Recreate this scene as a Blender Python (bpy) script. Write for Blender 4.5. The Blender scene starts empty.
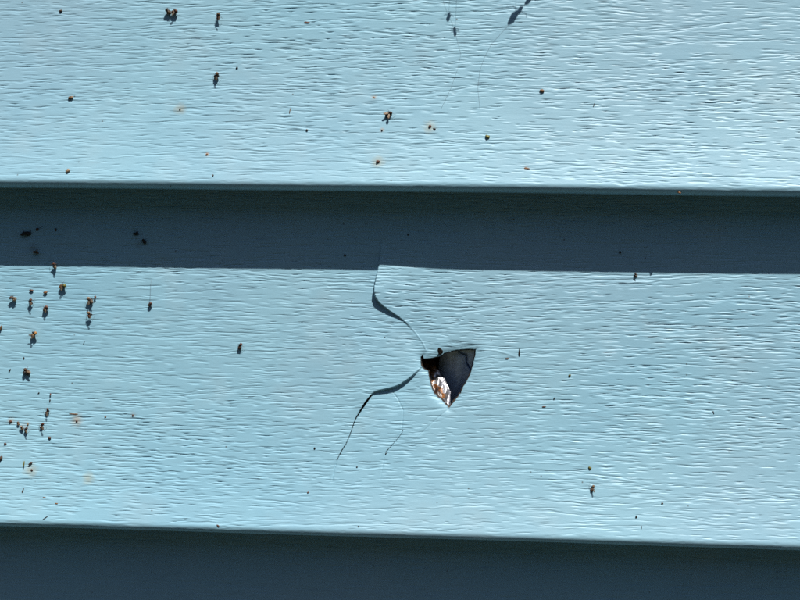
import bpy, math, random
import numpy as np

# ------------------------------------------------------------------ camera, sky, sun, exposure
sc = bpy.context.scene
C = sc.collection
MM = 0.001
F_PX, PW, PH = 1200.0, 800.0, 600.0          # focal length in photo pixels
CAM = np.array([22.0, -364.70, 69.99])  # millimetres; the wall faces -Y, z = 0 is the lap edge low in the picture
YAW, PITCH, ROLL = (math.radians(a) for a in (3.568, 0.0, 1.019))

def cam_axes():
    cy, sy, cp, sp = math.cos(YAW), math.sin(YAW), math.cos(PITCH), math.sin(PITCH)
    fwd = np.array([-sy * cp, cy * cp, sp])
    right = np.array([cy, sy, 0.0])
    up = np.cross(right, fwd)
    cr, sr = math.cos(ROLL), math.sin(ROLL)
    return right * cr + up * sr, up * cr - right * sr, fwd
RIGHT, UP, FWD = cam_axes()

cd = bpy.data.cameras.new('camera')
cam = bpy.data.objects.new('camera', cd)
C.objects.link(cam)
from mathutils import Matrix, Vector
cam.matrix_world = Matrix((
    (RIGHT[0], UP[0], -FWD[0], CAM[0] * MM),
    (RIGHT[1], UP[1], -FWD[1], CAM[1] * MM),
    (RIGHT[2], UP[2], -FWD[2], CAM[2] * MM),
    (0, 0, 0, 1)))
cd.sensor_width = 36.0
cd.lens = 36.0 * F_PX / PW
cd.clip_start, cd.clip_end = 0.005, 2000.0
sc.camera = cam

SUN_DIR = np.array([0.58, -1.0, 2.17])       # towards the sun
SUN_DIR /= np.linalg.norm(SUN_DIR)
el = math.asin(SUN_DIR[2])
az = math.atan2(SUN_DIR[0], SUN_DIR[1])
world = bpy.data.worlds.new('World')
sc.world = world
world.use_nodes = True
wn = world.node_tree
sky = wn.nodes.new('ShaderNodeTexSky')
sky.sky_type = 'NISHITA'
sky.sun_disc = False
sky.sun_elevation = el
sky.sun_rotation = az
sky.ozone_density = 2.5
bg = wn.nodes['Background']
bg.inputs['Strength'].default_value = 0.05
wn.links.new(sky.outputs[0], bg.inputs[0])
ld = bpy.data.lights.new('sun', 'SUN')
ld.energy = 5.0
ld.angle = math.radians(0.53)
ld.color = (1.0, 0.96, 0.90)
sun = bpy.data.objects.new('sun', ld)
C.objects.link(sun)
sun.rotation_euler = Vector(SUN_DIR).to_track_quat('Z', 'Y').to_euler()
sun.location = (0.6, -1.5, 3.0)
sc.view_settings.view_transform = 'Standard'
sc.view_settings.look = 'None'
sc.view_settings.exposure = 0.50
sc.view_settings.gamma = 1.0
sc.view_settings.use_curve_mapping = False
sc.cycles.use_denoising = False
sc.cycles.max_bounces = 6

rng = np.random.default_rng(11)
random.seed(5)

# ------------------------------------------------------------------ siding profile (millimetres)
EXPO = 102.0      # visible height of one course
D0, D1 = 1.0, 15.0
NR = 1.9          # nose radius

def face_d(z):
    """how far the face of a course stands out, z above its own lap edge"""
    u = 1.0 - np.asarray(z, float) / EXPO
    up = np.clip(u, 0, None)
    return D0 + (D1 - D0) * (u * 0.62 + 0.38 * up ** 5)

def surf_d(x, z):
    k = np.floor(np.asarray(z, float) / EXPO)
    return face_d(z - k * EXPO) + wave(x) + np.where(k == 0, lean(x, z), 0.0)

def lean(x, z):
    """the broken course is not quite parallel to the lap above it"""
    return 0.0030 * np.clip(x, -170, 170) * np.clip(np.asarray(z, float) / 60.0, 0, 1)

def wave(x):
    x = np.asarray(x, float)
    return 0.22 * np.sin(x / 61.0 + 0.6) + 0.12 * np.sin(x / 23.0 + 2.1)

def sag(x):
    x = np.asarray(x, float)
    return 0.16 * np.sin(x / 74.0 + 1.3) + 0.06 * np.sin(x / 19.0)

def pix(px, py, off=0.0):
    """photo pixel -> point (mm) where its ray meets the wall face, `off` mm in front of it"""
    v = FWD + RIGHT * ((px - PW / 2) / F_PX) - UP * ((py - PH / 2) / F_PX)
    d = 8.0
    for _ in range(12):
        t = (-d - CAM[1]) / v[1]
        p = CAM + v * t
        d = float(surf_d(p[0], p[2])) + off
    return np.array([p[0], -d, p[2]])

def pix_xz(px, py):
    p = pix(px, py)
    return p[0], p[2]

# ------------------------------------------------------------------ materials
def mat(name):
    m = bpy.data.materials.new(name)
    m.use_nodes = True
    return m, m.node_tree.nodes, m.node_tree.links, m.node_tree.nodes['Principled BSDF']

def simple(name, col, rough=0.7, var=0.35, scale=1500.0, col2=None, trans=0.0, spec=0.4):
    m, n, l, b = mat(name)
    geo = n.new('ShaderNodeNewGeometry')
    tx = n.new('ShaderNodeTexNoise')
    tx.inputs['Scale'].default_value = scale
    tx.inputs['Detail'].default_value = 4
    l.new(geo.outputs['Position'], tx.inputs['Vector'])
    mr = n.new('ShaderNodeMapRange')
    mr.inputs['From Min'].default_value, mr.inputs['From Max'].default_value = 0.40, 0.60
    l.new(tx.outputs['Fac'], mr.inputs['Value'])
    mx = n.new('ShaderNodeMix'); mx.data_type = 'RGBA'
    c2 = col2 or tuple(c * (1 - var) for c in col)
    mx.inputs[6].default_value = (*col, 1)
    mx.inputs[7].default_value = (*c2, 1)
    l.new(mr.outputs[0], mx.inputs[0])
    l.new(mx.outputs[2], b.inputs['Base Color'])
    b.inputs['Roughness'].default_value = rough
    b.inputs['Specular IOR Level'].default_value = spec
    if trans:
        b.inputs['Transmission Weight'].default_value = 0.0
        b.inputs['Alpha'].default_value = 1.0 - trans
    return m

STAINS = [  # photo pixel, radius in photo pixels, strength
    (180, 109, 7.5, 0.6, (0.30, 0.28, 0.20)), (378, 162, 7.5, 0.6, (0.30, 0.27, 0.16)), (430, 127, 8.5, 0.55, (0.30, 0.29, 0.19)),
    (77, 420, 8.0, 0.65, (0.28, 0.22, 0.15)), (31, 470, 9.0, 0.6, (0.30, 0.29, 0.21)), (11, 421, 4.5, 0.5, (0.33, 0.22, 0.12)),
    (88, 478, 8.0, 0.42, (0.36, 0.30, 0.14)), (133, 415, 4.0, 0.45, (0.22, 0.20, 0.18)), (374, 97, 4.0, 0.40, (0.40, 0.24, 0.10)),
    (382, 130, 3.0, 0.55, (0.40, 0.22, 0.08)), (25, 426, 7.0, 0.30, (0.30, 0.24, 0.18)), (207, 154, 2.6, 0.6, (0.50, 0.22, 0.06)),
    (526, 168, 3.4, 0.35, (0.40, 0.22, 0.10)), (33, 248, 6.0, 0.35, (0.10, 0.11, 0.11)), (139, 245, 5.0, 0.30, (0.10, 0.12, 0.12)),
]

def vinyl_material():
    m, n, l, b = mat('pale_blue_vinyl')
    geo = n.new('ShaderNodeNewGeometry')
    pos = geo.outputs['Position']
    def noise(scale, detail, sx=1.0, sz=1.0):
        mp = n.new('ShaderNodeMapping')
        mp.inputs['Scale'].default_value = (sx, 1.0, sz)
        l.new(pos, mp.inputs['Vector'])
        t = n.new('ShaderNodeTexNoise')
        t.inputs['Scale'].default_value = scale
        t.inputs['Detail'].default_value = detail
        l.new(mp.outputs[0], t.inputs['Vector'])
        return t.outputs['Fac']
    def rmap(v, a, c, lo, hi):
        r = n.new('ShaderNodeMapRange')
        r.inputs['From Min'].default_value, r.inputs['From Max'].default_value = a, c
        r.inputs['To Min'].default_value, r.inputs['To Max'].default_value = lo, hi
        l.new(v, r.inputs['Value'])
        return r.outputs[0]
    def mixc(f, a, c):
        x = n.new('ShaderNodeMix'); x.data_type = 'RGBA'
        l.new(f, x.inputs[0])
        if isinstance(a, tuple): x.inputs[6].default_value = (*a, 1)
        else: l.new(a, x.inputs[6])
        if isinstance(c, tuple): x.inputs[7].default_value = (*c, 1)
        else: l.new(c, x.inputs[7])
        return x.outputs[2]
    # slightly uneven chalking of the pigment
    col = mixc(rmap(noise(22.0, 3), 0.35, 0.65, 0, 1), VINYL_A, VINYL_B)
    col = mixc(rmap(noise(8.0, 3), 0.42, 0.72, 0.0, 0.5), col, (0.285, 0.395, 0.475))
    # fine grime that collected in the embossing, and pale rubbed flecks
    col = mixc(rmap(noise(900.0, 5, 0.12, 1.0), 0.60, 0.78, 0.0, 0.30), col, (0.13, 0.20, 0.24))
    col = mixc(rmap(noise(60.0, 4), 0.56, 0.8, 0.0, 0.28), col, (0.33, 0.43, 0.47))
    # tiny dirt points
    vo = n.new('ShaderNodeTexVoronoi')
    vo.inputs['Scale'].default_value = 330.0
    l.new(pos, vo.inputs['Vector'])
    gate = n.new('ShaderNodeMath'); gate.operation = 'GREATER_THAN'
    sepc = n.new('ShaderNodeSeparateColor')
    l.new(vo.outputs['Color'], sepc.inputs[0])
    l.new(sepc.outputs[0], gate.inputs[0]); gate.inputs[1].default_value = 0.95
    dot = n.new('ShaderNodeMath'); dot.operation = 'MULTIPLY'
    l.new(rmap(vo.outputs['Distance'], 0.05, 0.11, 0.75, 0.0), dot.inputs[0]); l.new(gate.outputs[0], dot.inputs[1])
    col = mixc(dot.outputs[0], col, (0.06, 0.06, 0.05))
    # dried spots with a shape of their own
    wob = noise(700.0, 4)
    for (px, py, r, s, c) in STAINS:
        p = pix(px, py) * MM
        dn = n.new('ShaderNodeVectorMath'); dn.operation = 'DISTANCE'
        l.new(pos, dn.inputs[0]); dn.inputs[1].default_value = tuple(p)
        ad = n.new('ShaderNodeMath'); ad.operation = 'MULTIPLY_ADD'
        l.new(wob, ad.inputs[0]); ad.inputs[1].default_value = r * 0.9 * 0.31 * MM
        l.new(dn.outputs['Value'], ad.inputs[2])
        rad = r * 0.31 * MM
        f = rmap(ad.outputs[0], rad * 0.55, rad * 1.45, s, 0.0)
        col = mixc(f, col, c)
    l.new(col, b.inputs['Base Color'])
    l.new(rmap(noise(180.0, 4), 0.3, 0.7, 0.44, 0.58), b.inputs['Roughness'])
    b.inputs['Specular IOR Level'].default_value = 0.42
    bp = n.new('ShaderNodeBump')
    bp.inputs['Strength'].default_value = 0.35
    bp.inputs['Distance'].default_value = 0.00006
    l.new(noise(2600.0, 3, 0.35, 1.0), bp.inputs['Height'])
    l.new(bp.outputs[0], b.inputs['Normal'])
    return m

VINYL_A = (0.207, 0.398, 0.502)
VINYL_B = (0.232, 0.424, 0.518)
M = {'vinyl': vinyl_material()}
M['husk_tan'] = simple('husk_tan', (0.2, 0.12, 0.055), 0.6, col2=(0.06, 0.035, 0.02), scale=3600)
M['husk_gold'] = simple('husk_gold', (0.42, 0.22, 0.05), 0.6, col2=(0.14, 0.06, 0.025), scale=3600)
M['husk_brown'] = simple('husk_brown', (0.085, 0.042, 0.022), 0.6, col2=(0.03, 0.018, 0.012), scale=3600)
M['husk_rust'] = simple('husk_rust', (0.125, 0.045, 0.022), 0.6, col2=(0.04, 0.02, 0.014), scale=3600)
M['husk_dark'] = simple('husk_dark', (0.020, 0.018, 0.016), 0.45, scale=2500)
M['husk_olive'] = simple('husk_olive', (0.16, 0.15, 0.025), 0.6, col2=(0.05, 0.05, 0.012), scale=3600)
M['husk_orange'] = simple('husk_orange', (0.21, 0.10, 0.035), 0.6, col2=(0.085, 0.04, 0.018), scale=3600)
M['husk_pale'] = simple('husk_pale', (0.3, 0.22, 0.14), 0.6, col2=(0.1, 0.065, 0.04), scale=3600)
M['wing'] = simple('wing', (0.22, 0.18, 0.13), 0.3, col2=(0.10, 0.08, 0.06), scale=1800, trans=0.45)
M['silk'] = simple('silk', (0.16, 0.18, 0.20), 0.5)
M['broken'] = simple('broken_plastic_edge', (0.050, 0.034, 0.022), 0.7, col2=(0.012, 0.011, 0.011), scale=500)
M['flap'] = simple('crumpled_foil', (0.62, 0.76, 0.96), 0.26, col2=(0.46, 0.58, 0.76), scale=900, spec=0.8)
M['flap'].node_tree.nodes['Principled BSDF'].inputs['Metallic'].default_value = 0.12

def wrap_material():
    m, n, l, b = mat('stained_wrap')
    geo = n.new('ShaderNodeNewGeometry')
    at = n.new('ShaderNodeAttribute'); at.attribute_name = 'rust'
    tx = n.new('ShaderNodeTexNoise'); tx.inputs['Scale'].default_value = 900; tx.inputs['Detail'].default_value = 5
    l.new(geo.outputs['Position'], tx.inputs['Vector'])
    ad = n.new('ShaderNodeMath'); ad.operation = 'ADD'
    l.new(at.outputs['Fac'], ad.inputs[0]); l.new(tx.outputs['Fac'], ad.inputs[1])
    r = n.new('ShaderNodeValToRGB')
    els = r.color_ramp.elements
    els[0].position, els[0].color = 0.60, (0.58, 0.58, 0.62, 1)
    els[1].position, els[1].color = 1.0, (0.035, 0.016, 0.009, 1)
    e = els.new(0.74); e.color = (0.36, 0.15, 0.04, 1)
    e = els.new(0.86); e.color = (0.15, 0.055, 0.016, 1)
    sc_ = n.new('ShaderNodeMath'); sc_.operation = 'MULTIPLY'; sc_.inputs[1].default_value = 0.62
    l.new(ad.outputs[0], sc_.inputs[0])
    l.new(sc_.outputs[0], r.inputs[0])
    mp = n.new('ShaderNodeMapping'); mp.inputs['Scale'].default_value = (1.0, 1.0, 0.28); mp.inputs['Rotation'].default_value = (0, 0.35, 0)
    l.new(geo.outputs['Position'], mp.inputs['Vector'])
    t2 = n.new('ShaderNodeTexNoise'); t2.inputs['Scale'].default_value = 620; t2.inputs['Detail'].default_value = 3
    l.new(mp.outputs[0], t2.inputs['Vector'])
    m2 = n.new('ShaderNodeMapRange'); m2.inputs['From Min'].default_value = 0.40; m2.inputs['From Max'].default_value = 0.60
    m2.inputs['To Min'].default_value = 0.30; m2.inputs['To Max'].default_value = 1.15
    l.new(t2.outputs['Fac'], m2.inputs['Value'])
    mu = n.new('ShaderNodeMix'); mu.data_type = 'RGBA'; mu.blend_type = 'MULTIPLY'; mu.inputs[0].default_value = 1.0
    l.new(r.outputs[0], mu.inputs[6]); l.new(m2.outputs[0], mu.inputs[7])
    l.new(mu.outputs[2], b.inputs['Base Color'])
    b.inputs['Roughness'].default_value = 0.34
    mm = n.new('ShaderNodeMapRange'); mm.inputs['From Min'].default_value = 0.58; mm.inputs['From Max'].default_value = 0.70
    mm.inputs['To Min'].default_value = 0.75; mm.inputs['To Max'].default_value = 0.0
    l.new(sc_.outputs[0], mm.inputs['Value']); l.new(mm.outputs[0], b.inputs['Metallic'])
    bp = n.new('ShaderNodeBump'); bp.inputs['Distance'].default_value = 0.0004; bp.inputs['Strength'].default_value = 0.5
    l.new(tx.outputs['Fac'], bp.inputs['Height']); l.new(bp.outputs[0], b.inputs['Normal'])
    return m
M['wrap'] = wrap_material()
M['sheathing'] = simple('sheathing_wood', (0.16, 0.09, 0.045), 0.85, col2=(0.05, 0.03, 0.018), scale=120)
M['lawn'] = simple('lawn', (0.022, 0.030, 0.014), 0.95, col2=(0.035, 0.032, 0.02), scale=3.0)

# ------------------------------------------------------------------ mesh helpers
def link(name, me, m, parent=None):
    o = bpy.data.objects.new(name, me)
    C.objects.link(o)
    if m is not None and len(me.materials) == 0:
        me.materials.append(m)
    if parent is not None:
        o.parent = parent
    return o

def mesh_np(name, V, Q, smooth=True):
    me = bpy.data.meshes.new(name)
    V = np.asarray(V, np.float32); Q = np.asarray(Q, np.int32)
    k = Q.shape[1]
    me.vertices.add(len(V)); me.vertices.foreach_set('co', V.ravel())
    me.loops.add(Q.size); me.loops.foreach_set('vertex_index', Q.ravel())
    me.polygons.add(len(Q))
    me.polygons.foreach_set('loop_start', np.arange(0, Q.size, k, dtype=np.int32))
    me.polygons.foreach_set('use_smooth', np.full(len(Q), smooth))
    me.update(calc_edges=True)
    return me

def thing(name, label, cat, loc, group=None):
    o = bpy.data.objects.new(name, None)
    C.objects.link(o)
    o.location = loc
    o.empty_display_size = 0.001
    o['label'] = label; o['category'] = cat
    if group: o['group'] = group
    return o

# ------------------------------------------------------------------ the wood grain embossing (a height field in mm)
RX, RZ = 0.25, 0.05                 # raster steps
RW, RH = int(340 / RX), int(114 / RZ)

def smooth_noise(h, w, lx, lz):
    a = rng.standard_normal((h, w))
    fx = np.fft.fftfreq(w)[None, :]; fz = np.fft.fftfreq(h)[:, None]
    g = np.exp(-2 * (math.pi ** 2) * ((fx * lx) ** 2 + (fz * lz) ** 2))
    b = np.real(np.fft.ifft2(np.fft.fft2(a) * g))
    return b / b.std()

def emboss():
    H = np.zeros((RH, RW)); U = np.zeros((RH, RW))
    flow = smooth_noise(RH, RW, 42 / RX, 12 / RZ) * 0.6            # mm by which the grain drifts up and down
    dens = smooth_noise(RH, RW, 30 / RX, 3.0 / RZ)
    vary = smooth_noise(RH, RW, 24 / RX, 6.0 / RZ)                  # some patches are embossed deeper than others
    def dash(x, z, L, sig, dep, tilt=0.0):
        n_ = int(L / RX)
        if n_ < 4: return
        xs = (np.arange(n_) - n_ / 2) * RX
        xi = (np.round((x + xs) / RX).astype(int)) % RW
        zi0 = int(z / RZ) % RH
        zc = z + flow[zi0, xi] - flow[zi0, xi[n_ // 2]] + tilt * xs + 0.05 * np.sin(xs * 1.3 + x)
        u = np.linspace(-1, 1, n_)
        env = np.clip(1 - np.abs(u) ** 2.4, 0, 1) * dep
        half = int(4 * sig / RZ) + 2
        zb = np.round(zc / RZ).astype(int)
        for o in range(-half, half + 1):
            zi = zb + o
            ok = (zi >= 0) & (zi < RH)
            q = (zi * RZ - zc) / sig
            # crisp upper lip, softer lower ramp
            q = np.where(q * (1 if dep > 0 else -1) > 0, q * 1.5, q * 0.9)
            val = env * np.exp(-0.5 * q * q)
            if dep > 0: np.minimum.at(H, (zi[ok], xi[ok]), -val[ok])
            else: np.maximum.at(U, (zi[ok], xi[ok]), -val[ok])
    n = 0
    while n < 12000:
        x = rng.uniform(0, 340); z = rng.uniform(0, 114)
        if rng.uniform() > 0.72 + 0.13 * dens[int(z / RZ) % RH, int(x / RX) % RW]: continue
        n += 1
        L = float(np.clip(rng.lognormal(1.40, 0.46), 1.5, 14))
        dash(x, z, L, rng.uniform(0.08, 0.12), (0.06 + 0.20 * rng.beta(1.5, 1.9)) * float(np.clip(1.0 + 0.14 * vary[int(z / RZ) % RH, int(x / RX) % RW], 0.35, 1.5)) * (-0.55 if rng.uniform() < 0.14 else 1))
    # bands of long interwoven strokes that wander right across the board, like growth rings
    z0 = rng.uniform(1, 4)
    while z0 < 116:
        lam = rng.uniform(70, 170); ph = rng.uniform(0, 6.28); amp = rng.uniform(0.4, 1.7); sl = rng.normal(0.012, 0.015)
        path = lambda x: z0 + amp * math.sin(2 * math.pi * x / lam + ph) + 0.22 * math.sin(x / 9.0 + ph * 2) + sl * (x - 170)
        strands = [(rng.uniform(28, 60), rng.uniform(0, 6.28), rng.uniform(0.15, 0.5), rng.uniform(-0.7, 0.7)) for _ in range(int(rng.integers(2, 5)))]
        x = 0.0
        gate = rng.uniform(0, 6.28); gl = rng.uniform(60, 140)
        while x < 340:
            g_ = 0.55 + 0.45 * math.sin(2 * math.pi * x / gl + gate)
            for (la, p_, am, of) in strands:
                if rng.uniform() > 0.25 + 0.55 * g_: continue
                L = rng.uniform(4, 14)
                f = lambda u: path(u) + of + am * math.sin(2 * math.pi * u / la + p_)
                dash(x % 340, f(x), L, rng.uniform(0.09, 0.15), rng.uniform(0.06, 0.18) * (-0.6 if rng.uniform() < 0.25 else 1), (f(x + 2) - f(x - 2)) / 4)
            x += rng.uniform(3.0, 6.0)
        z0 += rng.uniform(3.5, 8.0)
    soft = smooth_noise(RH, RW, 5 / RX, 0.45 / RZ) * 0.004 + smooth_noise(RH, RW, 2 / RX, 0.16 / RZ) * 0.0025
    return 0.92 * (H + U) + soft

def sample(H, x, z):
    fx = ((x + 170.0) / RX) % RW; fz = np.clip(z / RZ, 0, RH - 1.001)
    x0 = np.floor(fx).astype(int) % RW; x1 = (x0 + 1) % RW; tx = fx - np.floor(fx)
    z0 = np.floor(fz).astype(int); z1 = z0 + 1; tz = fz - z0
    a = H[z0, x0] * (1 - tx) + H[z0, x1] * tx
    c = H[z1, x0] * (1 - tx) + H[z1, x1] * tx
    return a * (1 - tz) + c * tz

# ------------------------------------------------------------------ the damage, traced on the photograph, in wall millimetres
def poly(pts): return np.array([pix_xz(*p) for p in pts])
HOLE_PX = [(420.5, 357), (423, 354.5), (424, 359), (429, 358.5), (436, 357), (441, 356), (444, 353), (446, 352.5), (455, 350.2), (465, 349.2),
           (476, 349), (475.2, 356), (473, 366), (468.5, 378), (461.5, 391), (455.5, 400), (450, 407), (448.5, 408), (445, 404), (440, 398.5),
           (434.5, 394), (433, 391), (430.5, 384), (428.6, 375), (428, 370), (424, 369), (421, 365.5)]
def ragged(P, step, amp):
    r_ = np.random.default_rng(23); out = []
    for i in range(len(P)):
        a, b = P[i], P[(i + 1) % len(P)]; L = np.hypot(*(b - a)); n = max(1, int(L / step)); e = (b - a) / L
        for k in range(n):
            j = 0 if k == 0 else r_.normal(0, amp) + (amp * 2.2 if r_.uniform() < 0.08 else 0)
            out.append(a + (b - a) * k / n + np.array([e[1], -e[0]]) * j)
    return np.array(out)
HOLE = ragged(poly(HOLE_PX), 0.55, 0.07)
CRACK_A = poly([(381, 243), (379, 265), (376, 279), (374.5, 293), (378, 302), (389, 311), (404, 321), (415, 332), (423, 343), (426, 350), (423, 356)])
RAISE_A = [0.0, 0.75, 1.3, 1.6, 1.3, 0.75, 0.3, 0.0, 0.0, 0.0, 0.0]
CRACK_B = poly([(421.5, 367), (411, 377), (397, 386), (378, 391), (372, 394), (363, 406), (356, 417), (350, 435), (341, 452), (336, 462), (333, 478)])
RAISE_B = [0.25, 0.95, 1.2, 0.95, 0.7, 0.35, 0.15, 0.05, 0.02, 0.0, 0.0]
def smooth(P, R=None, n=5):
    """Catmull-Rom through the traced points"""
    P = np.asarray(P, float); E = np.vstack([2 * P[0] - P[1], P, 2 * P[-1] - P[-2]]); out = []; rr = []
    for i in range(len(P) - 1):
        a, b, c, d = E[i], E[i + 1], E[i + 2], E[i + 3]
        for k in range(n):
            t = k / n
            out.append(0.5 * (2 * b + (c - a) * t + (2 * a - 5 * b + 4 * c - d) * t * t + (3 * b - a - 3 * c + d) * t ** 3))
            if R is not None: rr.append(R[i] + (R[i + 1] - R[i]) * t)
    out.append(P[-1]); rr.append(R[-1] if R is not None else 0)
    return np.array(out), rr
CRACK_A, RAISE_A = smooth(CRACK_A, RAISE_A)
CRACK_B, RAISE_B = smooth(CRACK_B, RAISE_B, 4)
GAPS = [(poly([(372, 394.5), (366, 402), (361, 410), (356, 418), (353, 426), (350, 435), (346, 444), (341, 452), (337, 460)]), [0.16, 0.34, 0.28, 0.16, 0.11, 0.11, 0.11, 0.15, 0.10]),
        (poly([(404, 428), (402, 433), (395, 442), (386, 452)]), [0.0, 0.075, 0.075, 0.09])]
HAIRS = [(poly([(337, 460), (334, 470), (332, 481)]), 0.12, 0.35),
         (poly([(393, 392), (398, 399), (403, 410), (402, 429), (394, 443), (386, 452)]), 0.10, 0.18),
         (poly([(386, 452), (384, 459), (380, 481)]), 0.11, 0.16),
         (poly([(404, 321), (415, 332), (423, 343), (426, 350), (423, 356)]), 0.14, -0.14),
         (poly([(448, 409), (430, 425), (415, 440)]), 0.13, 0.10),
         (poly([(478, 350), (495, 350.5), (508, 354), (520, 359)]), 0.28, -0.10),
         (poly([(381, 234), (381, 243), (379, 265)]), 0.12, 0.22),
         (poly([(300, 460), (293, 480)]), 0.10, 0.07)]

def near_poly(P, x, z):
    """distance, position along (in vertices) and side of the nearest point of polyline P"""
    best = np.full(x.shape, 1e9); par = np.zeros(x.shape); side = np.zeros(x.shape)
    for i in range(len(P) - 1):
        a, b = P[i], P[i + 1]; e = b - a; L2 = e @ e
        t = np.clip(((x - a[0]) * e[0] + (z - a[1]) * e[1]) / L2, 0, 1)
        dx = x - (a[0] + t * e[0]); dz = z - (a[1] + t * e[1])
        d = np.hypot(dx, dz)
        m = d < best - 1e-9
        best = np.where(m, d, best); par = np.where(m, i + t, par)
        side = np.where(m, e[0] * dz - e[1] * dx, side)
    return best, par, side

def crack_field(P, R, x, z):
    """distance, side and a smoothly blended lift of a crack; the lift dies out beyond both ends"""
    d, t, s = near_poly(P, x, z)
    num = np.zeros(x.shape); den = np.zeros(x.shape)
    for i in range(len(P) - 1):
        if True:
            q = P[i]; rr = R[i]
            w = 1.0 / ((x - q[0]) ** 2 + (z - q[1]) ** 2 + 0.25) ** 2
            num += w * rr; den += w
    r = num / den
    for a, b in ((P[0], P[1]), (P[-1], P[-2])):
        e = (a - b) / np.hypot(*(a - b))
        past = np.clip((x - a[0]) * e[0] + (z - a[1]) * e[1], 0, None)
        r = r * np.exp(-(past / 2.2) ** 2)
    return d, s, r

def damage(x, z):
    """how far the broken face is pushed out (+) or in (-)"""
    h = np.zeros(x.shape)
    d, s, r = crack_field(CRACK_A, RAISE_A, x, z)
    h += np.where(s > 0, r * np.exp(-(d / 15.0) ** 1.4), -0.15 * r * np.exp(-(d / 9.0) ** 2))
    d, s, r = crack_field(CRACK_B, RAISE_B, x, z)
    h += np.where(s < 0, 0.45 * r * np.exp(-(d / 10.0) ** 1.5), -0.55 * r * np.exp(-(d / 8.0) ** 1.5))
    for P, w, dep in HAIRS:
        d, t, s = near_poly(P, x, z)
        f = np.interp(t, [0, 0.4, len(P) - 1.6, len(P) - 1], [0.5, 1, 0.9, 0.2])
        ww = np.interp(t, np.linspace(0, len(P) - 1, len(w)), w) if isinstance(w, (list, tuple)) else w
        h -= dep * f * np.exp(-(d / ww) ** 2)
    # lips of the hole curl in slightly
    cx, cz = HOLE.mean(0)
    P = np.vstack([HOLE, HOLE[:1]])
    d, t, s = near_poly(P, x, z)
    h -= 0.55 * np.exp(-(d / 1.1) ** 1.3)
    return h

def in_poly(P, x, z):
    c = np.zeros(x.shape, bool); j = len(P) - 1
    for i in range(len(P)):
        xi, zi = P[i]; xj, zj = P[j]
        m = ((zi > z) != (zj > z)) & (x < (xj - xi) * (z - zi) / (zj - zi + 1e-12) + xi)
        c ^= m; j = i
    return c

# ------------------------------------------------------------------ building one course
def columns(fine=None, dx=0.5):
    parts = [np.linspace(-900, -176, 20, endpoint=False), np.arange(-176, -146, 1.5), np.arange(-146, 146, dx), np.arange(146, 176, 1.5), np.linspace(176, 900, 21)]
    xs = np.concatenate(parts)
    if fine:
        xs = xs[(xs < fine[0]) | (xs > fine[1])]
        xs = np.sort(np.concatenate([xs, np.arange(fine[0], fine[1], fine[2])]))
    return xs

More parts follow.
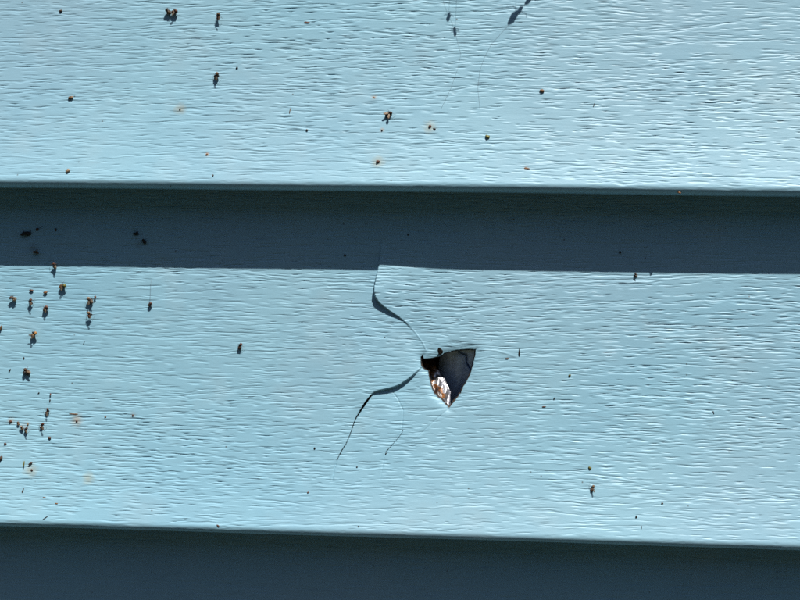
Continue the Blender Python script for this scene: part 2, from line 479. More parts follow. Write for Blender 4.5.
def course(name, H, xs, dz, shift=0.0, broken=False, z_fine=112.0):
    zs = np.concatenate([np.arange(0.0, z_fine, dz), np.arange(z_fine, 112.01, 0.6)])
    # the nose: the face comes down to height z_n, rolls round and runs back under the course
    slope = (face_d(NR) - face_d(NR + 0.01)) / 0.01
    a0 = math.atan(slope)
    zn = NR * (1 + math.sin(a0))
    fz = zs[zs > zn][::-1]
    prof = [(z, float(face_d(z)), math.cos(a0), math.sin(a0), 1.0) for z in fz]
    cz = NR; cdp = float(face_d(zn)) - NR * math.cos(a0)
    for k in range(1, 15):
        a = a0 - (a0 + math.pi / 2 - 0.05) * k / 14
        prof.append((cz + NR * math.sin(a), cdp + NR * math.cos(a), math.cos(a), math.sin(a), max(0.0, 1 - k / 7)))
    zl, dl = prof[-1][0], prof[-1][1]
    for k in range(1, 7):
        t = k / 6
        prof.append((zl + 0.7 * t, dl + (-1.2 - dl) * t, 0.05, -1.0, 0.0))
    prof = np.array(prof)
    X, Z = np.meshgrid(xs, prof[:, 0])
    Dp = np.repeat(prof[:, 1:2], len(xs), 1)
    amp = np.repeat(prof[:, 4:5], len(xs), 1) * np.clip((176 - np.abs(X)) / 6, 0, 1)
    r = sample(H, X + shift, np.clip(Z, 0, 112)) * amp
    if broken:
        near = (np.abs(X) < 120)
        dm = np.zeros(X.shape)
        sel = near & (Z > 3) & (Z < 100)
        dm[sel] = damage(X[sel], Z[sel])
        r = r + dm + lean(X, Z)
    nd = np.repeat(prof[:, 2:3], len(xs), 1); nz = np.repeat(prof[:, 3:4], len(xs), 1)
    back = np.clip((Dp - 0.0) / 6.0, 0, 1)
    Y = -(Dp + r * nd + wave(X))
    ZZ = Z + r * nz + sag(X) * (1 - np.clip((Z - 5) / 40, 0, 1))
    V = np.stack([X, Y, ZZ], -1).reshape(-1, 3) * MM
    nr, nc = X.shape
    idx = np.arange(nr * nc).reshape(nr, nc)
    Q = np.stack([idx[1:, :-1], idx[1:, 1:], idx[:-1, 1:], idx[:-1, :-1]], -1).reshape(-1, 4)
    if broken:
        fx = (X[:-1, :-1] + X[1:, 1:]).ravel() / 2; fzc = (Z[:-1, :-1] + Z[1:, 1:]).ravel() / 2
        keep = np.ones(len(fx), bool)
        bb = (fx > HOLE[:, 0].min() - 1) & (fx < HOLE[:, 0].max() + 1) & (fzc > HOLE[:, 1].min() - 1) & (fzc < HOLE[:, 1].max() + 1)
        keep[bb] = ~in_poly(HOLE, fx[bb], fzc[bb])
        for P, w in GAPS:
            bb = keep & (fx > P[:, 0].min() - 1) & (fx < P[:, 0].max() + 1) & (fzc > P[:, 1].min() - 1) & (fzc < P[:, 1].max() + 1)
            d, t, _ = near_poly(P, fx[bb], fzc[bb])
            keep[bb] = d > np.interp(t, range(len(w)), w)
        both = np.intersect1d(Q[keep].ravel(), Q[~keep].ravel())
        bx = X.ravel()[both]; bz = Z.ravel()[both]
        best = np.full(len(both), 1e9); sx = bx.copy(); sz = bz.copy()
        for i in range(len(HOLE)):
            a, b = HOLE[i], HOLE[(i + 1) % len(HOLE)]; e = b - a
            t = np.clip(((bx - a[0]) * e[0] + (bz - a[1]) * e[1]) / (e @ e), 0, 1)
            qx = a[0] + t * e[0]; qz = a[1] + t * e[1]; dd = np.hypot(bx - qx, bz - qz)
            m = dd < best
            best[m] = dd[m]; sx[m] = qx[m]; sz[m] = qz[m]
        ok = best < 0.5
        both, sx, sz = both[ok], sx[ok], sz[ok]
        V[both, 0] = sx * MM
        V[both, 2] = sz * MM
        V[both, 1] = -(face_d(sz) + wave(sx) + lean(sx, sz) + damage(sx, sz)) * MM
        Q = Q[keep]
    return mesh_np(name, V, Q)

# ------------------------------------------------------------------ ground (out of the picture, it lights the undersides)
g = 60.0
me = bpy.data.meshes.new('lawn')
me.from_pydata([(-g, -g, -0.95), (g, -g, -0.95), (g, 0.02, -0.95), (-g, 0.02, -0.95)], [], [(0, 1, 2, 3)])
lawn = link('lawn', me, M['lawn'])
lawn['kind'] = 'structure'

# ------------------------------------------------------------------ invented leafy screen behind the camera, added to darken the shaded strips
def sky_blocker():
    t = thing('sky_blocker', 'added dark green leafy screen, out of view, blocking low sky light', 'sky_blocker', (0, -4.0, -0.95))
    m = simple('blocker_leaf', (0.035, 0.060, 0.020), 0.6, col2=(0.018, 0.032, 0.012), scale=9.0)
    n_ = 22000
    r_ = np.random.default_rng(3)
    c = np.stack([r_.uniform(-7, 7, n_), -np.abs(r_.normal(0, 0.30, n_)), r_.uniform(0.02, 2.8, n_)], 1)
    c[:, 2] += 0.18 * np.sin(c[:, 0] * 1.7) * c[:, 2] / 3.1
    a = r_.normal(0, 1, (n_, 3)); a /= np.linalg.norm(a, axis=1)[:, None]
    b = np.cross(a, r_.normal(0, 1, (n_, 3))); b /= np.linalg.norm(b, axis=1)[:, None]
    s_ = r_.uniform(0.06, 0.13, n_)[:, None]
    V = np.stack([c - a * s_, c + b * s_ * 0.5, c + a * s_, c - b * s_ * 0.5], 1).reshape(-1, 3)
    pyo = link('blocker_foliage', mesh_np('blocker_foliage', V, np.arange(n_ * 4).reshape(-1, 4), False), m, t)
    for k in range(12):
        x = -6.6 + k * 1.2 + r_.normal(0, 0.1)
        V, Fc = [], []
        for i, z in enumerate((0.0, 1.0, 2.0, 2.7)):
            rr = 0.06 * (1 - z / 4.2)
            for j in range(6): V.append((x + rr * math.cos(j * 1.047), -0.5 + rr * math.sin(j * 1.047), z))
        for i in range(3):
            for j in range(6): Fc.append((i * 6 + j, i * 6 + (j + 1) % 6, i * 6 + 6 + (j + 1) % 6, i * 6 + 6 + j))
        me = bpy.data.meshes.new('blocker_trunk'); me.from_pydata(V, [], Fc); link('blocker_trunk', me, M['sheathing'], t)
sky_blocker()

# ------------------------------------------------------------------ the wall
wall = thing('siding_wall', 'pale blue lapped vinyl siding wall with embossed wood grain and a broken hole', 'wall', (0, 0, -0.95))
H1 = emboss()
xs_b = columns((-24.0, 32.0, 0.2))
me_mid = course('siding_panel_broken', H1, xs_b, 0.12, 0.0, True)
me_top = course('siding_panel', H1, columns(), 0.12, 97.0, False, 68.0)
me_low = course('siding_panel_low', H1, columns(dx=2.5), 0.25, 211.0)
off = Vector((0, 0, 0.95))
def panel(me, k, label=None):
    o = link('siding_panel', me, M['vinyl'], wall)
    o.location = off + Vector((0, 0, k * EXPO * MM))
    if label: o['label'] = label
    return o
p_mid = panel(me_mid, 0, 'cracked siding panel with a hole punched through it')
p_top = panel(me_top, 1)
for k in (-1, -2, -3, 2, 3, 4):
    o = panel(me_low, k)
    if k == -1: o.location.y += 0.0012

# sheathing behind the siding
def box(name, x0, x1, y0, y1, z0, z1, m, parent, loc=None):
    v = [(x, y, z) for x in (x0, x1) for y in (y0, y1) for z in (z0, z1)]
    me = bpy.data.meshes.new(name)
    me.from_pydata([tuple(c * MM for c in p) for p in v], [], [(0, 1, 3, 2), (4, 6, 7, 5), (0, 4, 5, 1), (2, 3, 7, 6), (0, 2, 6, 4), (1, 5, 7, 3)])
    o = link(name, me, m, parent)
    if loc is not None: o.location = loc
    return o
box('sheathing_board', -900, 900, 9.0, 21, -330, 560, M['sheathing'], wall, off)

# broken thickness of the plastic round the hole
def densify(P, step):
    out = []
    for i in range(len(P)):
        a, b = P[i], P[(i + 1) % len(P)]
        n = max(1, int(np.hypot(*(b - a)) / step))
        for k in range(n): out.append(a + (b - a) * k / n)
    return np.array(out)
ring = densify(HOLE, 0.28)
cen = HOLE.mean(0)
hx, hz = ring[:, 0], ring[:, 1]
hd = face_d(hz) + wave(hx) + lean(hx, hz) + damage(hx, hz)
V = []
layers = [(-0.02, 0.05), (0.012, -0.22), (0.03, -0.60), (0.05, -1.0), (0.02, -1.35)]
for inw, dd in layers:
    jit = rng.normal(0, 0.05, len(ring))
    for i in range(len(ring)):
        p = ring[i] + (cen - ring[i]) * (inw + jit[i] * 0.25)
        V.append((p[0] * MM, -(hd[i] + dd) * MM, p[1] * MM))
n_ = len(ring); Q = []
for a in range(len(layers) - 1):
    for i in range(n_):
        j = (i + 1) % n_
        Q.append((a * n_ + i, a * n_ + j, (a + 1) * n_ + j, (a + 1) * n_ + i))
edge = link('broken_edge', mesh_np('broken_edge', V, Q), M['broken'], p_mid)
edge['label'] = 'dark stained broken edge round the hole'

def patch(name, outline_px, depth, m, parent, attr=None, n=46):
    """a bent sheet seen inside the hole: outline in photo pixels, depth(px,py) in mm behind the face"""
    P = np.array(outline_px, float)
    x0, y0 = P.min(0); x1, y1 = P.max(0)
    gx = np.linspace(x0, x1, n); gy = np.linspace(y0, y1, n)
    GX, GY = np.meshgrid(gx, gy)
    V = []; A = []
    for py, px in zip(GY.ravel(), GX.ravel()):
        D = depth(px, py)
        p = pix(px, py, -D)
        V.append(p * MM); A.append(attr(px, py) if attr else 0.0)
    idx = np.arange(n * n).reshape(n, n)
    Q = np.stack([idx[1:, :-1], idx[1:, 1:], idx[:-1, 1:], idx[:-1, :-1]], -1).reshape(-1, 4)
    cx = (GX[:-1, :-1] + GX[1:, 1:]).ravel() / 2; cy = (GY[:-1, :-1] + GY[1:, 1:]).ravel() / 2
    Q = Q[in_poly(P, cx, cy)]
    me = mesh_np(name, np.array(V), Q)
    if attr:
        at = me.attributes.new('rust', 'FLOAT', 'POINT')
        at.data.foreach_set('value', np.array(A, np.float32))
    return link(name, me, m, parent)

flap_crack = np.array([(459, 351), (463, 353.5), (466.5, 355), (467, 363), (470, 368), (474, 372)], float)
def flap_depth(px, py):
    D = 1.4 + 0.28 * (477 - px) * 0.31 + 0.43 * max(0, py - 349) * 0.31
    D -= 0.55 * math.exp(-((px - 457 - 0.12 * (380 - py)) / 5.5) ** 2)
    d, t, s = near_poly(flap_crack, np.array([px]), np.array([py]))
    D += 0.012 * max(0, 451 - px) ** 2
    D += 2.0 * math.exp(-(d[0] / 0.75) ** 2) + (0.5 if s[0] > 0 else 0.0) * math.exp(-(d[0] / 5) ** 2)
    return D
flap = patch('bent_sheet', [(450, 348), (476, 348), (477, 362), (470, 386), (450, 412), (446, 410), (438, 372), (441, 346)], flap_depth, M['flap'], wall, n=90)
flap.location = off
flap['label'] = 'blue grey silvery sheet dented inward behind the hole'

def wrap_depth(px, py):
    t = (408 - py) / 50.0
    return 1.2 + 7.2 * max(0, t) ** 1.5 + 0.07 * max(0, px - 438) + 0.18 * math.sin(px * 0.9) + 0.25 * math.sin(px * 0.45 + py * 0.35)
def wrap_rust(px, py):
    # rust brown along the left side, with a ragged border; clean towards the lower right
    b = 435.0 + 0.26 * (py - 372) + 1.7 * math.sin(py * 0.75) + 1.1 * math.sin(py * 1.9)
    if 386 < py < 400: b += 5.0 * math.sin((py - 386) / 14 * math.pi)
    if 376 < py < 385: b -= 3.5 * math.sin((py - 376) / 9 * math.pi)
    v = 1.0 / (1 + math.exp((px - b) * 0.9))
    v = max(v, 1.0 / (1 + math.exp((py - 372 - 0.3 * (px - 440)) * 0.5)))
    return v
wrap = patch('torn_facing', [(416, 352), (434, 353), (436, 360), (435.5, 367), (439, 371), (441, 376), (445, 379), (448, 386), (450.5, 392), (450, 400), (452, 411), (444, 411), (428, 398), (424, 376), (416, 372)], wrap_depth, M['wrap'], wall, wrap_rust, n=80)
wrap.location = off
wrap['label'] = 'glossy silver white facing with rust brown stains inside the hole'

# ------------------------------------------------------------------ small debris
def frame_at(p):
    """outward normal and tangents of the face at a point"""
    z = p[2] % EXPO
    s = float(face_d(z) - face_d(z + 0.1)) / 0.1
    nrm = np.array([0, -1.0, s]); nrm /= np.linalg.norm(nrm)
    tx = np.array([1.0, 0, 0]); tz = np.cross(tx, nrm)
    if tz[2] < 0: tz = -tz
    return nrm, tx, tz

def lump(L, W, T, seed, rough=0.22, seg=9, rings=6, taper=0.0, bend=0.0):
    """an irregular crumb: L along local x, W along y, T along z (mm)"""
    r_ = np.random.default_rng(seed)
    ph = r_.uniform(0, 6.28, 6)
    V = [(L / 2, 0, 0)]
    for i in range(1, rings):
        a = math.pi * i / rings
        for j in range(seg):
            b = 2 * math.pi * j / seg
            k = 1 + rough * (math.sin(2 * b + ph[0] + 3 * a) * 0.5 + math.sin(3 * b + ph[1] - 2 * a) * 0.4 + r_.normal(0, 0.25))
            x = math.cos(a); ta = 1 + taper * x
            V.append((x * L / 2, math.sin(a) * math.cos(b) * W / 2 * k * ta + bend * (x * x), math.sin(a) * math.sin(b) * T / 2 * k * ta))
    V.append((-L / 2, 0, 0))
    Fc = []
    for j in range(seg): Fc.append((0, 1 + j, 1 + (j + 1) % seg))
    for i in range(rings - 2):
        for j in range(seg):
            a = 1 + i * seg + j; b = 1 + i * seg + (j + 1) % seg
            Fc.append((a, a + seg, b + seg, b))
    e = len(V) - 1; o = 1 + (rings - 2) * seg
    for j in range(seg): Fc.append((e, o + (j + 1) % seg, o + j))
    return np.array(V), Fc

def tube(pts, r, seg=5):
    pts = [np.array(p, float) for p in pts]
    V = []; Fc = []
    for i, p in enumerate(pts):
        t = pts[min(i + 1, len(pts) - 1)] - pts[max(i - 1, 0)]
        t = t / (np.linalg.norm(t) + 1e-9)
        a = np.cross(t, [0.31, 0.2, 0.93]); a /= np.linalg.norm(a); b = np.cross(t, a)
        rr = r[i] if isinstance(r, (list, tuple)) else r
        for j in range(seg):
            th = 2 * math.pi * j / seg
            V.append(p + rr * (a * math.cos(th) + b * math.sin(th)))
    for i in range(len(pts) - 1):
        for j in range(seg):
            k = (j + 1) % seg
            Fc.append((i * seg + j, i * seg + k, (i + 1) * seg + k, (i + 1) * seg + j))
    Fc.append(tuple(range(seg))[::-1]); Fc.append(tuple((len(pts) - 1) * seg + j for j in range(seg)))
    return np.array(V), Fc

def pyobj(name, V, Fc, m, parent, smooth=True):
    me = bpy.data.meshes.new(name)
    me.from_pydata([tuple(v) for v in V], [], [tuple(f) for f in Fc])
    if smooth:
        me.polygons.foreach_set('use_smooth', [True] * len(me.polygons))
    me.update()
    return link(name, me, m, parent)

PXMM = 0.305
LINT = 'dead insects and specks stuck to the siding'
count = [0]

def base(px, py, h=0.0):
    p = pix(px, py, 0.0)
    # keep the apparent place when it stands h mm off the wall
    q = pix(px, py, h)
    nrm, tx, tz = frame_at(p)
    return p, q, nrm, tx, tz

def husk(px, py, L, ang, label, body='husk_brown', head='husk_tan', wings=1, legs=4, h=1.5, fat=0.5, tip=0.25, wingm='wing', cat='insect'):
    """a dried insect: L photo pixels long, head end pointing to `ang` degrees (0 = right, 90 = up) in the picture"""
    count[0] += 1
    h *= 0.55; L *= 1.08
    sd = 1000 + count[0] * 17
    r_ = np.random.default_rng(sd)
    p, q, nrm, tx, tz = base(px, py, h)
    a = math.radians(ang)
    ax = tx * math.cos(a) + tz * math.sin(a)
    ax = ax + nrm * tip; ax /= np.linalg.norm(ax)
    ay = np.cross(nrm, ax); ay /= np.linalg.norm(ay); an = np.cross(ax, ay)
    Rm = np.stack([ax, ay, an], 1)
    o = thing('dead_insect', label, cat, tuple(q * MM), LINT)
    Lm = L * PXMM
    def put(V): return (V @ Rm.T) * MM
    V, Fc = lump(Lm * 0.62, Lm * fat, Lm * fat * 0.8, sd, 0.5, taper=r_.uniform(-0.3, 0.3))
    V = V + np.array([-Lm * 0.17, 0, 0])
    pyobj('abdomen', put(V), Fc, M[body], o)
    V, Fc = lump(Lm * 0.40, Lm * fat * 0.78, Lm * fat * 0.7, sd + 1, 0.5)
    V = V + np.array([Lm * 0.28, r_.normal(0, Lm * 0.06), Lm * 0.05])
    pyobj('head', put(V), Fc, M[head], o)
    V, Fc = lump(Lm * 0.42, Lm * fat * 0.9, Lm * fat * 0.85, sd + 2, 0.35)
    V = V + np.array([Lm * 0.08, r_.normal(0, Lm * 0.10), -Lm * 0.02])
    pyobj('thorax', put(V), Fc, M['husk_dark'], o)
    for w in range(wings):
        sgn = -1 if w else 1
        V, Fc = lump(Lm * r_.uniform(0.4, 0.62), Lm * 0.26, 0.05, sd + 3 + w, 0.4, seg=8, rings=6)
        th = sgn * r_.uniform(0.35, 0.95)
        Rz = np.array([[math.cos(th), -math.sin(th), 0], [math.sin(th), math.cos(th), 0], [0, 0, 1]])
        V = V + np.array([-Lm * 0.36, 0, 0]); V = V @ Rz.T
        V[:, 2] += Lm * 0.22 + 0.25 * np.abs(V[:, 0]); V[:, 0] += Lm * 0.12
        pyobj('wing', put(V), Fc, M[wingm], o)
    for k in range(legs):
        sgn = -1 if k % 2 else 1
        x0 = Lm * (0.22 - 0.18 * (k // 2))
        out = sgn * Lm * r_.uniform(0.35, 0.6)
        pts = np.array([[x0, sgn * Lm * 0.12, 0], [x0 + r_.normal(0, .1) * Lm, out * 0.6, Lm * 0.12], [x0 + r_.normal(0, .18) * Lm, out, -h * r_.uniform(0.4, 0.95)]])
        V, Fc = tube(pts, [0.045, 0.04, 0.025])
        pyobj('leg', put(V), Fc, M['husk_brown' if body != 'husk_dark' else 'husk_dark'], o)
    # one foot or thread that holds it to the wall
    V, Fc = tube([np.zeros(3), -nrm * (h + 0.1) + tz * 0.15], 0.035)
    pyobj('leg', V * MM, Fc, M['husk_brown'], o)
    return o

def crumb(px, py, L, W, ang, label, m='husk_brown', T=None, h=None, name='speck', cat='speck', rough=0.5, bend=0.0, taper=0.0):
    """a small crumb lying on the wall, L x W photo pixels"""
    count[0] += 1
    sd = 5000 + count[0] * 13
    Lm, Wm = L * PXMM, W * PXMM
    T = min(Lm, Wm) * 0.7 if T is None else T
    p, q, nrm, tx, tz = base(px, py, 0.0 if h is None else h * 0.5)
    a = math.radians(ang)
    ax = tx * math.cos(a) + tz * math.sin(a); ay = np.cross(nrm, ax)
    Rm = np.stack([ax, ay, nrm], 1)
    V, Fc = lump(Lm, Wm, T, sd, rough, bend=bend * Lm, taper=taper)
    V = V + np.array([0, 0, T * 0.32])
    o = pyobj(name, (V @ Rm.T) * MM, Fc, M[m], None)
    o.location = tuple(q * MM)
    o['label'] = label; o['category'] = cat; o['group'] = LINT
    return o

def thread(pts_px, r, label, h=0.25, m='silk', name='silk_thread', cat='thread'):
    P = [pix(x, y, h if isinstance(h, (int, float)) else h[i]) for i, (x, y) in enumerate(pts_px)]
    # smooth it
    Q = []
    for i in range(len(P) - 1):
        for k in range(4): Q.append(P[i] + (P[i + 1] - P[i]) * k / 4)
    Q.append(P[-1])
    o0 = Q[0].copy()
    V, Fc = tube([q - o0 for q in Q], r, 5)
    o = pyobj(name, V * MM, Fc, M[m], None)
    o.location = tuple(o0 * MM)
    o['label'] = label; o['category'] = cat; o['group'] = 'silk threads and fibres on the siding'
    return o

# --- upper course
husk(168, 12, 7, 150, 'tan and black dead gnat, left of the touching pair near the top edge', 'husk_tan', 'husk_dark', 1, 3, 1.5, 0.55)
husk(174.5, 12, 7, 10, 'dark brown dead gnat, right of the touching pair near the top edge', 'husk_brown', 'husk_rust', 1, 3, 1.6, 0.6)
husk(218.5, 16.5, 7, 60, 'reddish tan dead gnat near the top edge casting a forked shadow', 'husk_rust', 'husk_tan', 1, 4, 2.2, 0.5, 0.4)
husk(216.5, 76, 8, 65, 'dead insect with an upright orange head and dark body, upper left', 'husk_brown', 'husk_orange', 1, 3, 1.7, 0.5, 0.5)
crumb(237, 68, 2.4, 1.8, 20, 'tiny dark speck right of the orange headed insect', 'husk_dark')
crumb(61, 11, 3.2, 2.6, 30, 'round dark speck alone in the top left corner', 'husk_brown')
crumb(71, 98, 5.5, 3.4, 20, 'flat tan crumb alone on the left of the upper course', 'husk_tan')
crumb(68, 171, 4.5, 3.4, 60, 'cream and tan crumb just above the upper lap edge at left', 'husk_pale')
crumb(213, 175.5, 1.8, 1.6, 0, 'pinpoint dark speck just above the upper lap edge', 'husk_dark')
crumb(307, 22.5, 6, 1.8, 0, 'thin rusty flake near the top edge, left of centre', 'husk_rust', T=0.25)
husk(388.5, 114.5, 8, 40, 'dark triangular dead insect with a tan wing in mid upper course', 'husk_dark', 'husk_brown', 2, 3, 0.7, 0.55, 0.1, 'husk_pale')
crumb(430, 126.5, 3.0, 2.6, 10, 'rust speck in a tan stain beside a dark bit', 'husk_rust')
crumb(434.5, 129, 3.0, 1.7, -25, 'small dark bit touching the stained rust speck', 'husk_dark')
crumb(378, 162, 3.8, 3.0, 20, 'rust brown speck with a yellowish ring above the upper lap', 'husk_rust')
crumb(487.5, 137, 4.8, 3.2, -30, 'olive green crumb on the upper course', 'husk_olive')
crumb(382, 130.3, 1.8, 1.4, 0, 'pinpoint orange speck below the dark triangular insect', 'husk_orange')
crumb(307, 130.3, 2.2, 2.0, 0, 'small round dark rust speck left of the triangular insect', 'husk_brown')
crumb(290, 111, 6.5, 0.9, 82, 'short pale brown upright fibre on the upper course', 'husk_tan', name='fibre', cat='fibre')
crumb(542, 91, 4.6, 3.0, -10, 'orange brown crumb right of centre on the upper course', 'husk_orange')
crumb(594, 105, 4.5, 0.8, 70, 'tiny dark fibre on the right of the upper course', 'husk_dark', name='fibre', cat='fibre')
crumb(527, 168.5, 5.5, 1.6, -5, 'flat orange flake just above the upper lap, right of centre', 'husk_orange', T=0.2)
crumb(180, 109.5, 1.8, 1.4, 20, 'brown pinpoint in a round grey tan stain', 'husk_brown')
crumb(207, 154.5, 2.4, 1.6, 20, 'orange pinpoint between the stain and the upper lap', 'husk_orange')
crumb(374, 97.5, 3.0, 1.4, -15, 'orange smear of dirt above the dark triangular insect', 'husk_orange', T=0.15)
crumb(679, 192.5, 4.0, 2.6, -40, 'orange crumb caught on the upper lap edge at right', 'husk_orange', h=-2.6)
crumb(182.5, 190, 3.4, 1.8, 0, 'dark bit hanging under the upper lap edge at left', 'husk_dark', h=-2.6)

# --- shaded strip under the upper lap
o = husk(26, 234, 11, 190, 'black curved dead insect with a raised leg in the shaded strip', 'husk_dark', 'husk_dark', 0, 5, 0.7, 0.30, 0.1)
crumb(29.5, 233, 5.5, 2.0, 50, 'black curled tail piece beside the curved dead insect', 'husk_dark', bend=0.2)
crumb(37.5, 229.5, 3.4, 2.6, 40, 'brown bit with a thin tail in the shaded strip', 'husk_rust')
thread([(38, 229), (41, 227), (43, 226)], 0.07, 'thin dark tail beside the brown bit in shade', 0.3, 'husk_dark', 'fibre', 'fibre')
crumb(56, 229.5, 3.6, 1.8, 110, 'small dark comma shaped bit in the shaded strip', 'husk_brown', bend=0.2)
husk(36, 252, 6, 160, 'grey brown dead gnat low in the shaded strip at left', 'husk_brown', 'husk_pale', 1, 2, 1.6, 0.45, 0.1)
husk(136, 233.5, 5.5, 170, 'black dead gnat with an upward spike, upper of two in shade', 'husk_dark', 'husk_dark', 1, 3, 0.7, 0.5, 0.1, 'husk_dark')
husk(144, 241.5, 5.5, 130, 'black dead gnat with a sideways leg, lower of two in shade', 'husk_dark', 'husk_dark', 1, 3, 0.7, 0.5, 0.1, 'husk_dark')
crumb(345, 255.5, 2.4, 2.0, 0, 'black speck in shade left of the crack top', 'husk_dark')
crumb(620, 252.5, 2.6, 2.0, -40, 'black speck in shade on the right', 'husk_dark')
husk(635.5, 275, 4.5, 85, 'small dark insect at the shadow boundary on the right', 'husk_dark', 'husk_brown', 1, 2, 0.6, 0.5, 0.1)
crumb(408, 235, 1.8, 1.5, 0, 'pinpoint black speck in shade right of the crack top', 'husk_dark')

# --- left cluster in the sun
husk(54.5, 265.5, 7, 110, 'tan dead gnat straddling the shadow boundary at left', 'husk_tan', 'husk_rust', 1, 2, 1.9, 0.5)
husk(62.5, 286, 7.5, 30, 'olive tan dead gnat just below the shadow boundary at left', 'husk_tan', 'husk_olive', 1, 3, 1.6, 0.6)
husk(13, 298.5, 7, 150, 'grey brown dead gnat with a dark hollow, near the left edge', 'husk_pale', 'husk_brown', 1, 2, 1.7, 0.55)
crumb(31.5, 290.5, 4.6, 2.2, 0, 'small red brown cap above the stacked dead gnat', 'husk_rust', h=0.4)
husk(30.5, 302, 7, 95, 'dark brown dead gnat with a long shadow below the red cap', 'husk_brown', 'husk_rust', 1, 4, 1.9, 0.45)
crumb(45.5, 292.5, 4.5, 2.2, 10, 'tiny orange bit between two brown gnats', 'husk_orange', h=0.5)
husk(45.5, 308.5, 7, 50, 'dark brown dead gnat below the tiny orange bit', 'husk_brown', 'husk_rust', 1, 3, 1.5, 0.6)
husk(90, 300.5, 8, 120, 'largest tan dead gnat with splayed legs in the left cluster', 'husk_brown', 'husk_pale', 2, 6, 1.6, 0.55)
crumb(95.3, 297.5, 4.0, 2.0, 85, 'small rusty bit right of the splayed gnat', 'husk_rust', h=0.8)
husk(89.5, 315, 7, 80, 'rusty dead gnat under the splayed one with a long slanting shadow', 'husk_rust', 'husk_tan', 1, 5, 2.4, 0.45)
husk(150, 304.5, 5, 70, 'small red brown dead gnat hanging on a vertical thread', 'husk_brown', 'husk_rust', 0, 2, 1.2, 0.6)
thread([(151, 280), (150.7, 290), (150, 303)], 0.03, 'vertical thread holding the small red brown gnat', 0.7)
husk(34, 334.5, 8, 40, 'golden dead gnat with a pale see-through wing', 'husk_gold', 'husk_gold', 2, 3, 1.9, 0.5, 0.3)
crumb(1, 328, 5.5, 2.6, 70, 'brown sliver cut by the left edge below the shadow', 'husk_tan', h=0.6, name='sliver')
husk(27, 371.5, 8, 130, 'dark brown dead gnat with a pale patch, alone at mid left', 'husk_brown', 'husk_brown', 1, 3, 1.3, 0.6, 0.2, 'husk_pale')
crumb(9.8, 370.5, 4.2, 1.4, 65, 'short dark fibre left of the pale patched gnat', 'husk_dark', name='fibre', cat='fibre')
crumb(24, 358.2, 2.6, 1.3, 90, 'small dark tick above the pale patched gnat', 'husk_dark')
crumb(38.8, 393, 2.0, 1.3, 40, 'pinpoint dark speck below the pale patched gnat', 'husk_dark')
crumb(50.5, 394.5, 2.6, 1.6, 90, 'tiny rust bit on a short stem above the slanted pair', 'husk_rust', h=0.6)
crumb(50, 400.5, 2.8, 1.4, 90, 'tiny dark stem end below the rust bit', 'husk_dark')
husk(47.3, 411.5, 7.5, 72, 'slender brown dead insect, upper of the slanted pair', 'husk_brown', 'husk_rust', 1, 3, 1.1, 0.34)
husk(42.2, 426, 7.5, 68, 'slender brown dead insect, lower of the slanted pair', 'husk_brown', 'husk_rust', 1, 3, 1.1, 0.34)
crumb(10.8, 421.5, 2.8, 2.4, 0, 'rust speck in a pale stain near the left edge', 'husk_rust')
husk(18.3, 423.5, 4.2, 100, 'small tan bit, leftmost of the low left tangle', 'husk_pale', 'husk_tan', 0, 1, 0.9, 0.5)
husk(21.8, 428, 5.2, 120, 'small tan dead gnat in the middle of the low left tangle', 'husk_tan', 'husk_pale', 1, 2, 1.1, 0.5)
husk(26, 430, 6, 80, 'dark brown dead gnat, rightmost of the low left tangle', 'husk_brown', 'husk_brown', 1, 2, 1.4, 0.45)
crumb(28, 424, 3.0, 1.8, 90, 'pale tan speck above the low left tangle', 'husk_pale')
crumb(49.8, 438, 3.2, 2.8, 0, 'round dark brown speck below the slanted pair', 'husk_brown')
crumb(5.4, 443.8, 3.0, 1.8, -10, 'small red speck near the left edge', 'husk_rust')
crumb(0.8, 458.5, 6.0, 2.8, 60, 'dark brown sliver cut by the left edge, low down', 'husk_brown', h=0.4, name='sliver')
crumb(24, 464, 6.5, 1.5, 88, 'upright greenish tan sliver beside a dark diagonal one', 'husk_olive', h=0.8, name='sliver')
crumb(30.5, 463.3, 5.0, 1.9, 38, 'dark brown diagonal sliver beside the greenish upright one', 'husk_brown', h=0.4, name='sliver')
crumb(32, 470, 2.4, 1.8, -30, 'rust pinpoint in a tan stain below the diagonal sliver', 'husk_rust')
crumb(73.5, 414, 9.5, 1.4, -2, 'flat brown smear lying along the grain at lower left', 'husk_tan', T=0.12)
crumb(76.8, 421.3, 2.2, 1.8, 0, 'rust pinpoint in a grey stain below the flat smear', 'husk_rust')
crumb(105.5, 417, 2.0, 1.5, 0, 'pinpoint orange speck right of the flat smear', 'husk_orange')
crumb(133, 415.3, 2.0, 1.8, 0, 'grey brown pinpoint with a small halo', 'husk_brown')
crumb(23, 490.5, 5.2, 1.2, 72, 'thin brown sliver low at the left above the lower lap', 'husk_brown', name='sliver')
crumb(44.3, 497.5, 3.2, 1.1, 0, 'faint orange flake, left of two above the lower lap', 'husk_orange', T=0.15)
crumb(56.5, 503.5, 3.2, 1.3, 0, 'bright orange flake, right of two above the lower lap', 'husk_orange', T=0.2)
crumb(45.3, 518, 7.0, 0.9, 38, 'thin dark diagonal fibre just above the lower lap', 'husk_dark', name='fibre', cat='fibre')
crumb(84, 343, 3.5, 0.9, 70, 'tiny dark fibre below the splayed gnat', 'husk_dark', name='fibre', cat='fibre')

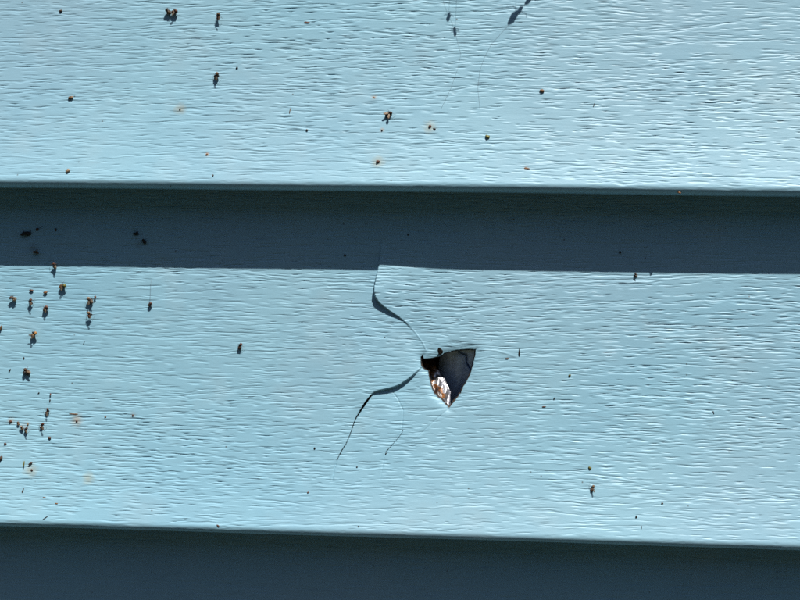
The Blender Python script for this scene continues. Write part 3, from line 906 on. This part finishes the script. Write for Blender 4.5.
# --- rest of the broken course
husk(240.5, 346.5, 7, 55, 'red brown dead gnat alone left of the crack', 'husk_brown', 'husk_rust', 0, 4, 1.4, 0.45)
crumb(519.3, 352, 8.5, 1.1, 92, 'thin dark upright sliver right of the hole', 'husk_dark', h=0.15, name='sliver', taper=-0.6)
crumb(507, 358.4, 3.4, 1.3, 5, 'tiny dark bit between the hole and the upright sliver', 'husk_brown')
crumb(544, 406.8, 4.0, 1.2, 5, 'tiny red flake on the right of the broken course', 'husk_rust', T=0.2)
husk(592.3, 488.5, 7, 75, 'slender brown dead insect alone at lower right', 'husk_brown', 'husk_tan', 1, 3, 0.6, 0.42, 0.1)
crumb(589.8, 468, 3.4, 2.4, -40, 'small green crumb above the slender insect', 'husk_olive')
crumb(636.3, 516.8, 2.6, 1.8, 80, 'dark crumb above the lower lap at right', 'husk_dark')
crumb(662.3, 503.4, 2.0, 1.7, 0, 'dark red pinpoint right of the dark crumb', 'husk_brown')
crumb(641.5, 527.5, 3.4, 0.8, 90, 'tiny upright fibre just above the lower lap at right', 'husk_dark', name='fibre', cat='fibre')
crumb(314.7, 448.3, 2.0, 1.8, 0, 'pinpoint black speck left of the lower crack end', 'husk_dark')
crumb(308, 492.5, 1.8, 1.4, 0, 'pinpoint rust speck low in the middle', 'husk_rust')
crumb(357, 467, 1.6, 1.2, 0, 'pinpoint dark speck right of the lower crack end', 'husk_dark')
crumb(569.7, 375.4, 2.6, 1.8, 20, 'tiny olive speck right of the upright sliver', 'husk_olive')
crumb(554.3, 398.4, 2.0, 1.3, 70, 'pinpoint dark speck above the tiny red flake', 'husk_dark')
crumb(713.5, 412.5, 3.4, 0.9, 110, 'tiny dark fibre at far right of the broken course', 'husk_dark', name='fibre', cat='fibre')
crumb(218, 525.5, 3.2, 1.2, -30, 'small rusty flake on the lower lap edge', 'husk_rust')
crumb(358.5, 526.5, 1.6, 1.3, 0, 'pinpoint dark speck on the lower lap edge', 'husk_dark')
crumb(385, 337, 1.0, 0.8, 0, 'pinpoint dark speck between the cracks', 'husk_dark')
crumb(410.5, 367, 4.5, 0.7, 90, 'tiny dark upright scratch left of the hole', 'husk_dark', T=0.1, name='scratch', cat='scratch')
crumb(386, 453.5, 1.7, 1.1, 60, 'dark dirt lodged at the end of the hairline crack', 'husk_dark')
# the chip of siding standing up at the edge of the hole
def chip():
    p, q, nrm, tx, tz = base(440, 351, 0.2)
    V, Fc = lump(2.6, 1.5, 0.5, 77, 0.35, taper=-0.5)
    a = math.radians(112); ax = tx * math.cos(a) + tz * math.sin(a) + nrm * 0.75; ax /= np.linalg.norm(ax)
    ay = np.cross(nrm, ax); ay /= np.linalg.norm(ay); Rm = np.stack([ax, ay, np.cross(ax, ay)], 1)
    o = pyobj('raised_chip', (V @ Rm.T + q + nrm * 0.3) * MM, Fc, M['broken'], p_mid, False)
    o['label'] = 'small raised chip above the hole'
chip()

# silk on the upper course
thread([(441, -12), (445, 6), (452, 22), (459, 45), (461, 54), (458, 68), (451, 88), (441, 109)], 0.018, 'fine silk thread curving down from the top, left of two', 0.15)
thread([(541, -14), (521, 9), (505, 29), (492, 43), (485, 56), (480, 70), (478, 88), (480, 108)], 0.018, 'fine silk thread curving down from the top, right of two', 0.15)

# dead insects that hang in webs from the lap above the picture; only their shadows are seen
def hanging(px, py, L, ang, label, fat=0.4, legs=2):
    s = pix(px, py)                                   # where the shadow falls
    k = (18.0 + s[1]) / (-SUN_DIR[1])
    q = s + SUN_DIR * k
    count[0] += 1
    sd = 9000 + count[0] * 7
    r_ = np.random.default_rng(sd)
    o = thing('dead_insect', label, 'insect', tuple(q * MM), 'dead insects hanging in webs above the picture')
    a = math.radians(ang); ax = np.array([math.cos(a), 0, math.sin(a)]); ay = np.array([0, -1.0, 0]); Rm = np.stack([ax, ay, np.cross(ax, ay)], 1)
    Lm = L * PXMM
    V, Fc = lump(Lm * 0.7, Lm * fat, Lm * fat, sd, 0.3); pyobj('abdomen', ((V - [Lm * .12, 0, 0]) @ Rm.T) * MM, Fc, M['husk_brown'], o)
    V, Fc = lump(Lm * 0.34, Lm * fat * 0.7, Lm * fat * 0.7, sd + 1, 0.3); pyobj('head', ((V + [Lm * .34, 0, 0]) @ Rm.T) * MM, Fc, M['husk_tan'], o)
    for i in range(legs):
        sg = -1 if i % 2 else 1
        x0 = Lm * (0.3 - 0.25 * (i // 2))
        V, Fc = tube(np.array([[x0, 0, 0], [x0 + 0.05 * Lm, 0.1, sg * Lm * 0.3], [x0 - Lm * 0.15, 0, sg * Lm * r_.uniform(0.35, 0.55)]]), [0.07, 0.06, 0.04])
        pyobj('leg', (V @ Rm.T) * MM, Fc, M['husk_brown'], o)
    top = np.array([q[0] + 0.5, -(D1 + 0.3), 2 * EXPO + 0.3])
    V, Fc = tube([np.zeros(3), (top - q) * 0.5 + np.array([0.2, 0, 0]), top - q], 0.03)
    pyobj('silk_thread', V * MM, Fc, M['silk'], o)
hanging(448.5, 17, 10, 80, 'dead gnat hung above the picture, its shadow left of centre top', 0.36)
hanging(455, 31.5, 11, 95, 'dead gnat hung above the picture, its forked shadow lower', 0.26, 4)
hanging(515, 15.5, 26, 55, 'dead insect hung above the picture, its long shadow leaning right', 0.19, 2)
hanging(530, -1.5, 18, 52, 'dead insect hung above the picture, its shadow cut by top edge', 0.2, 2)
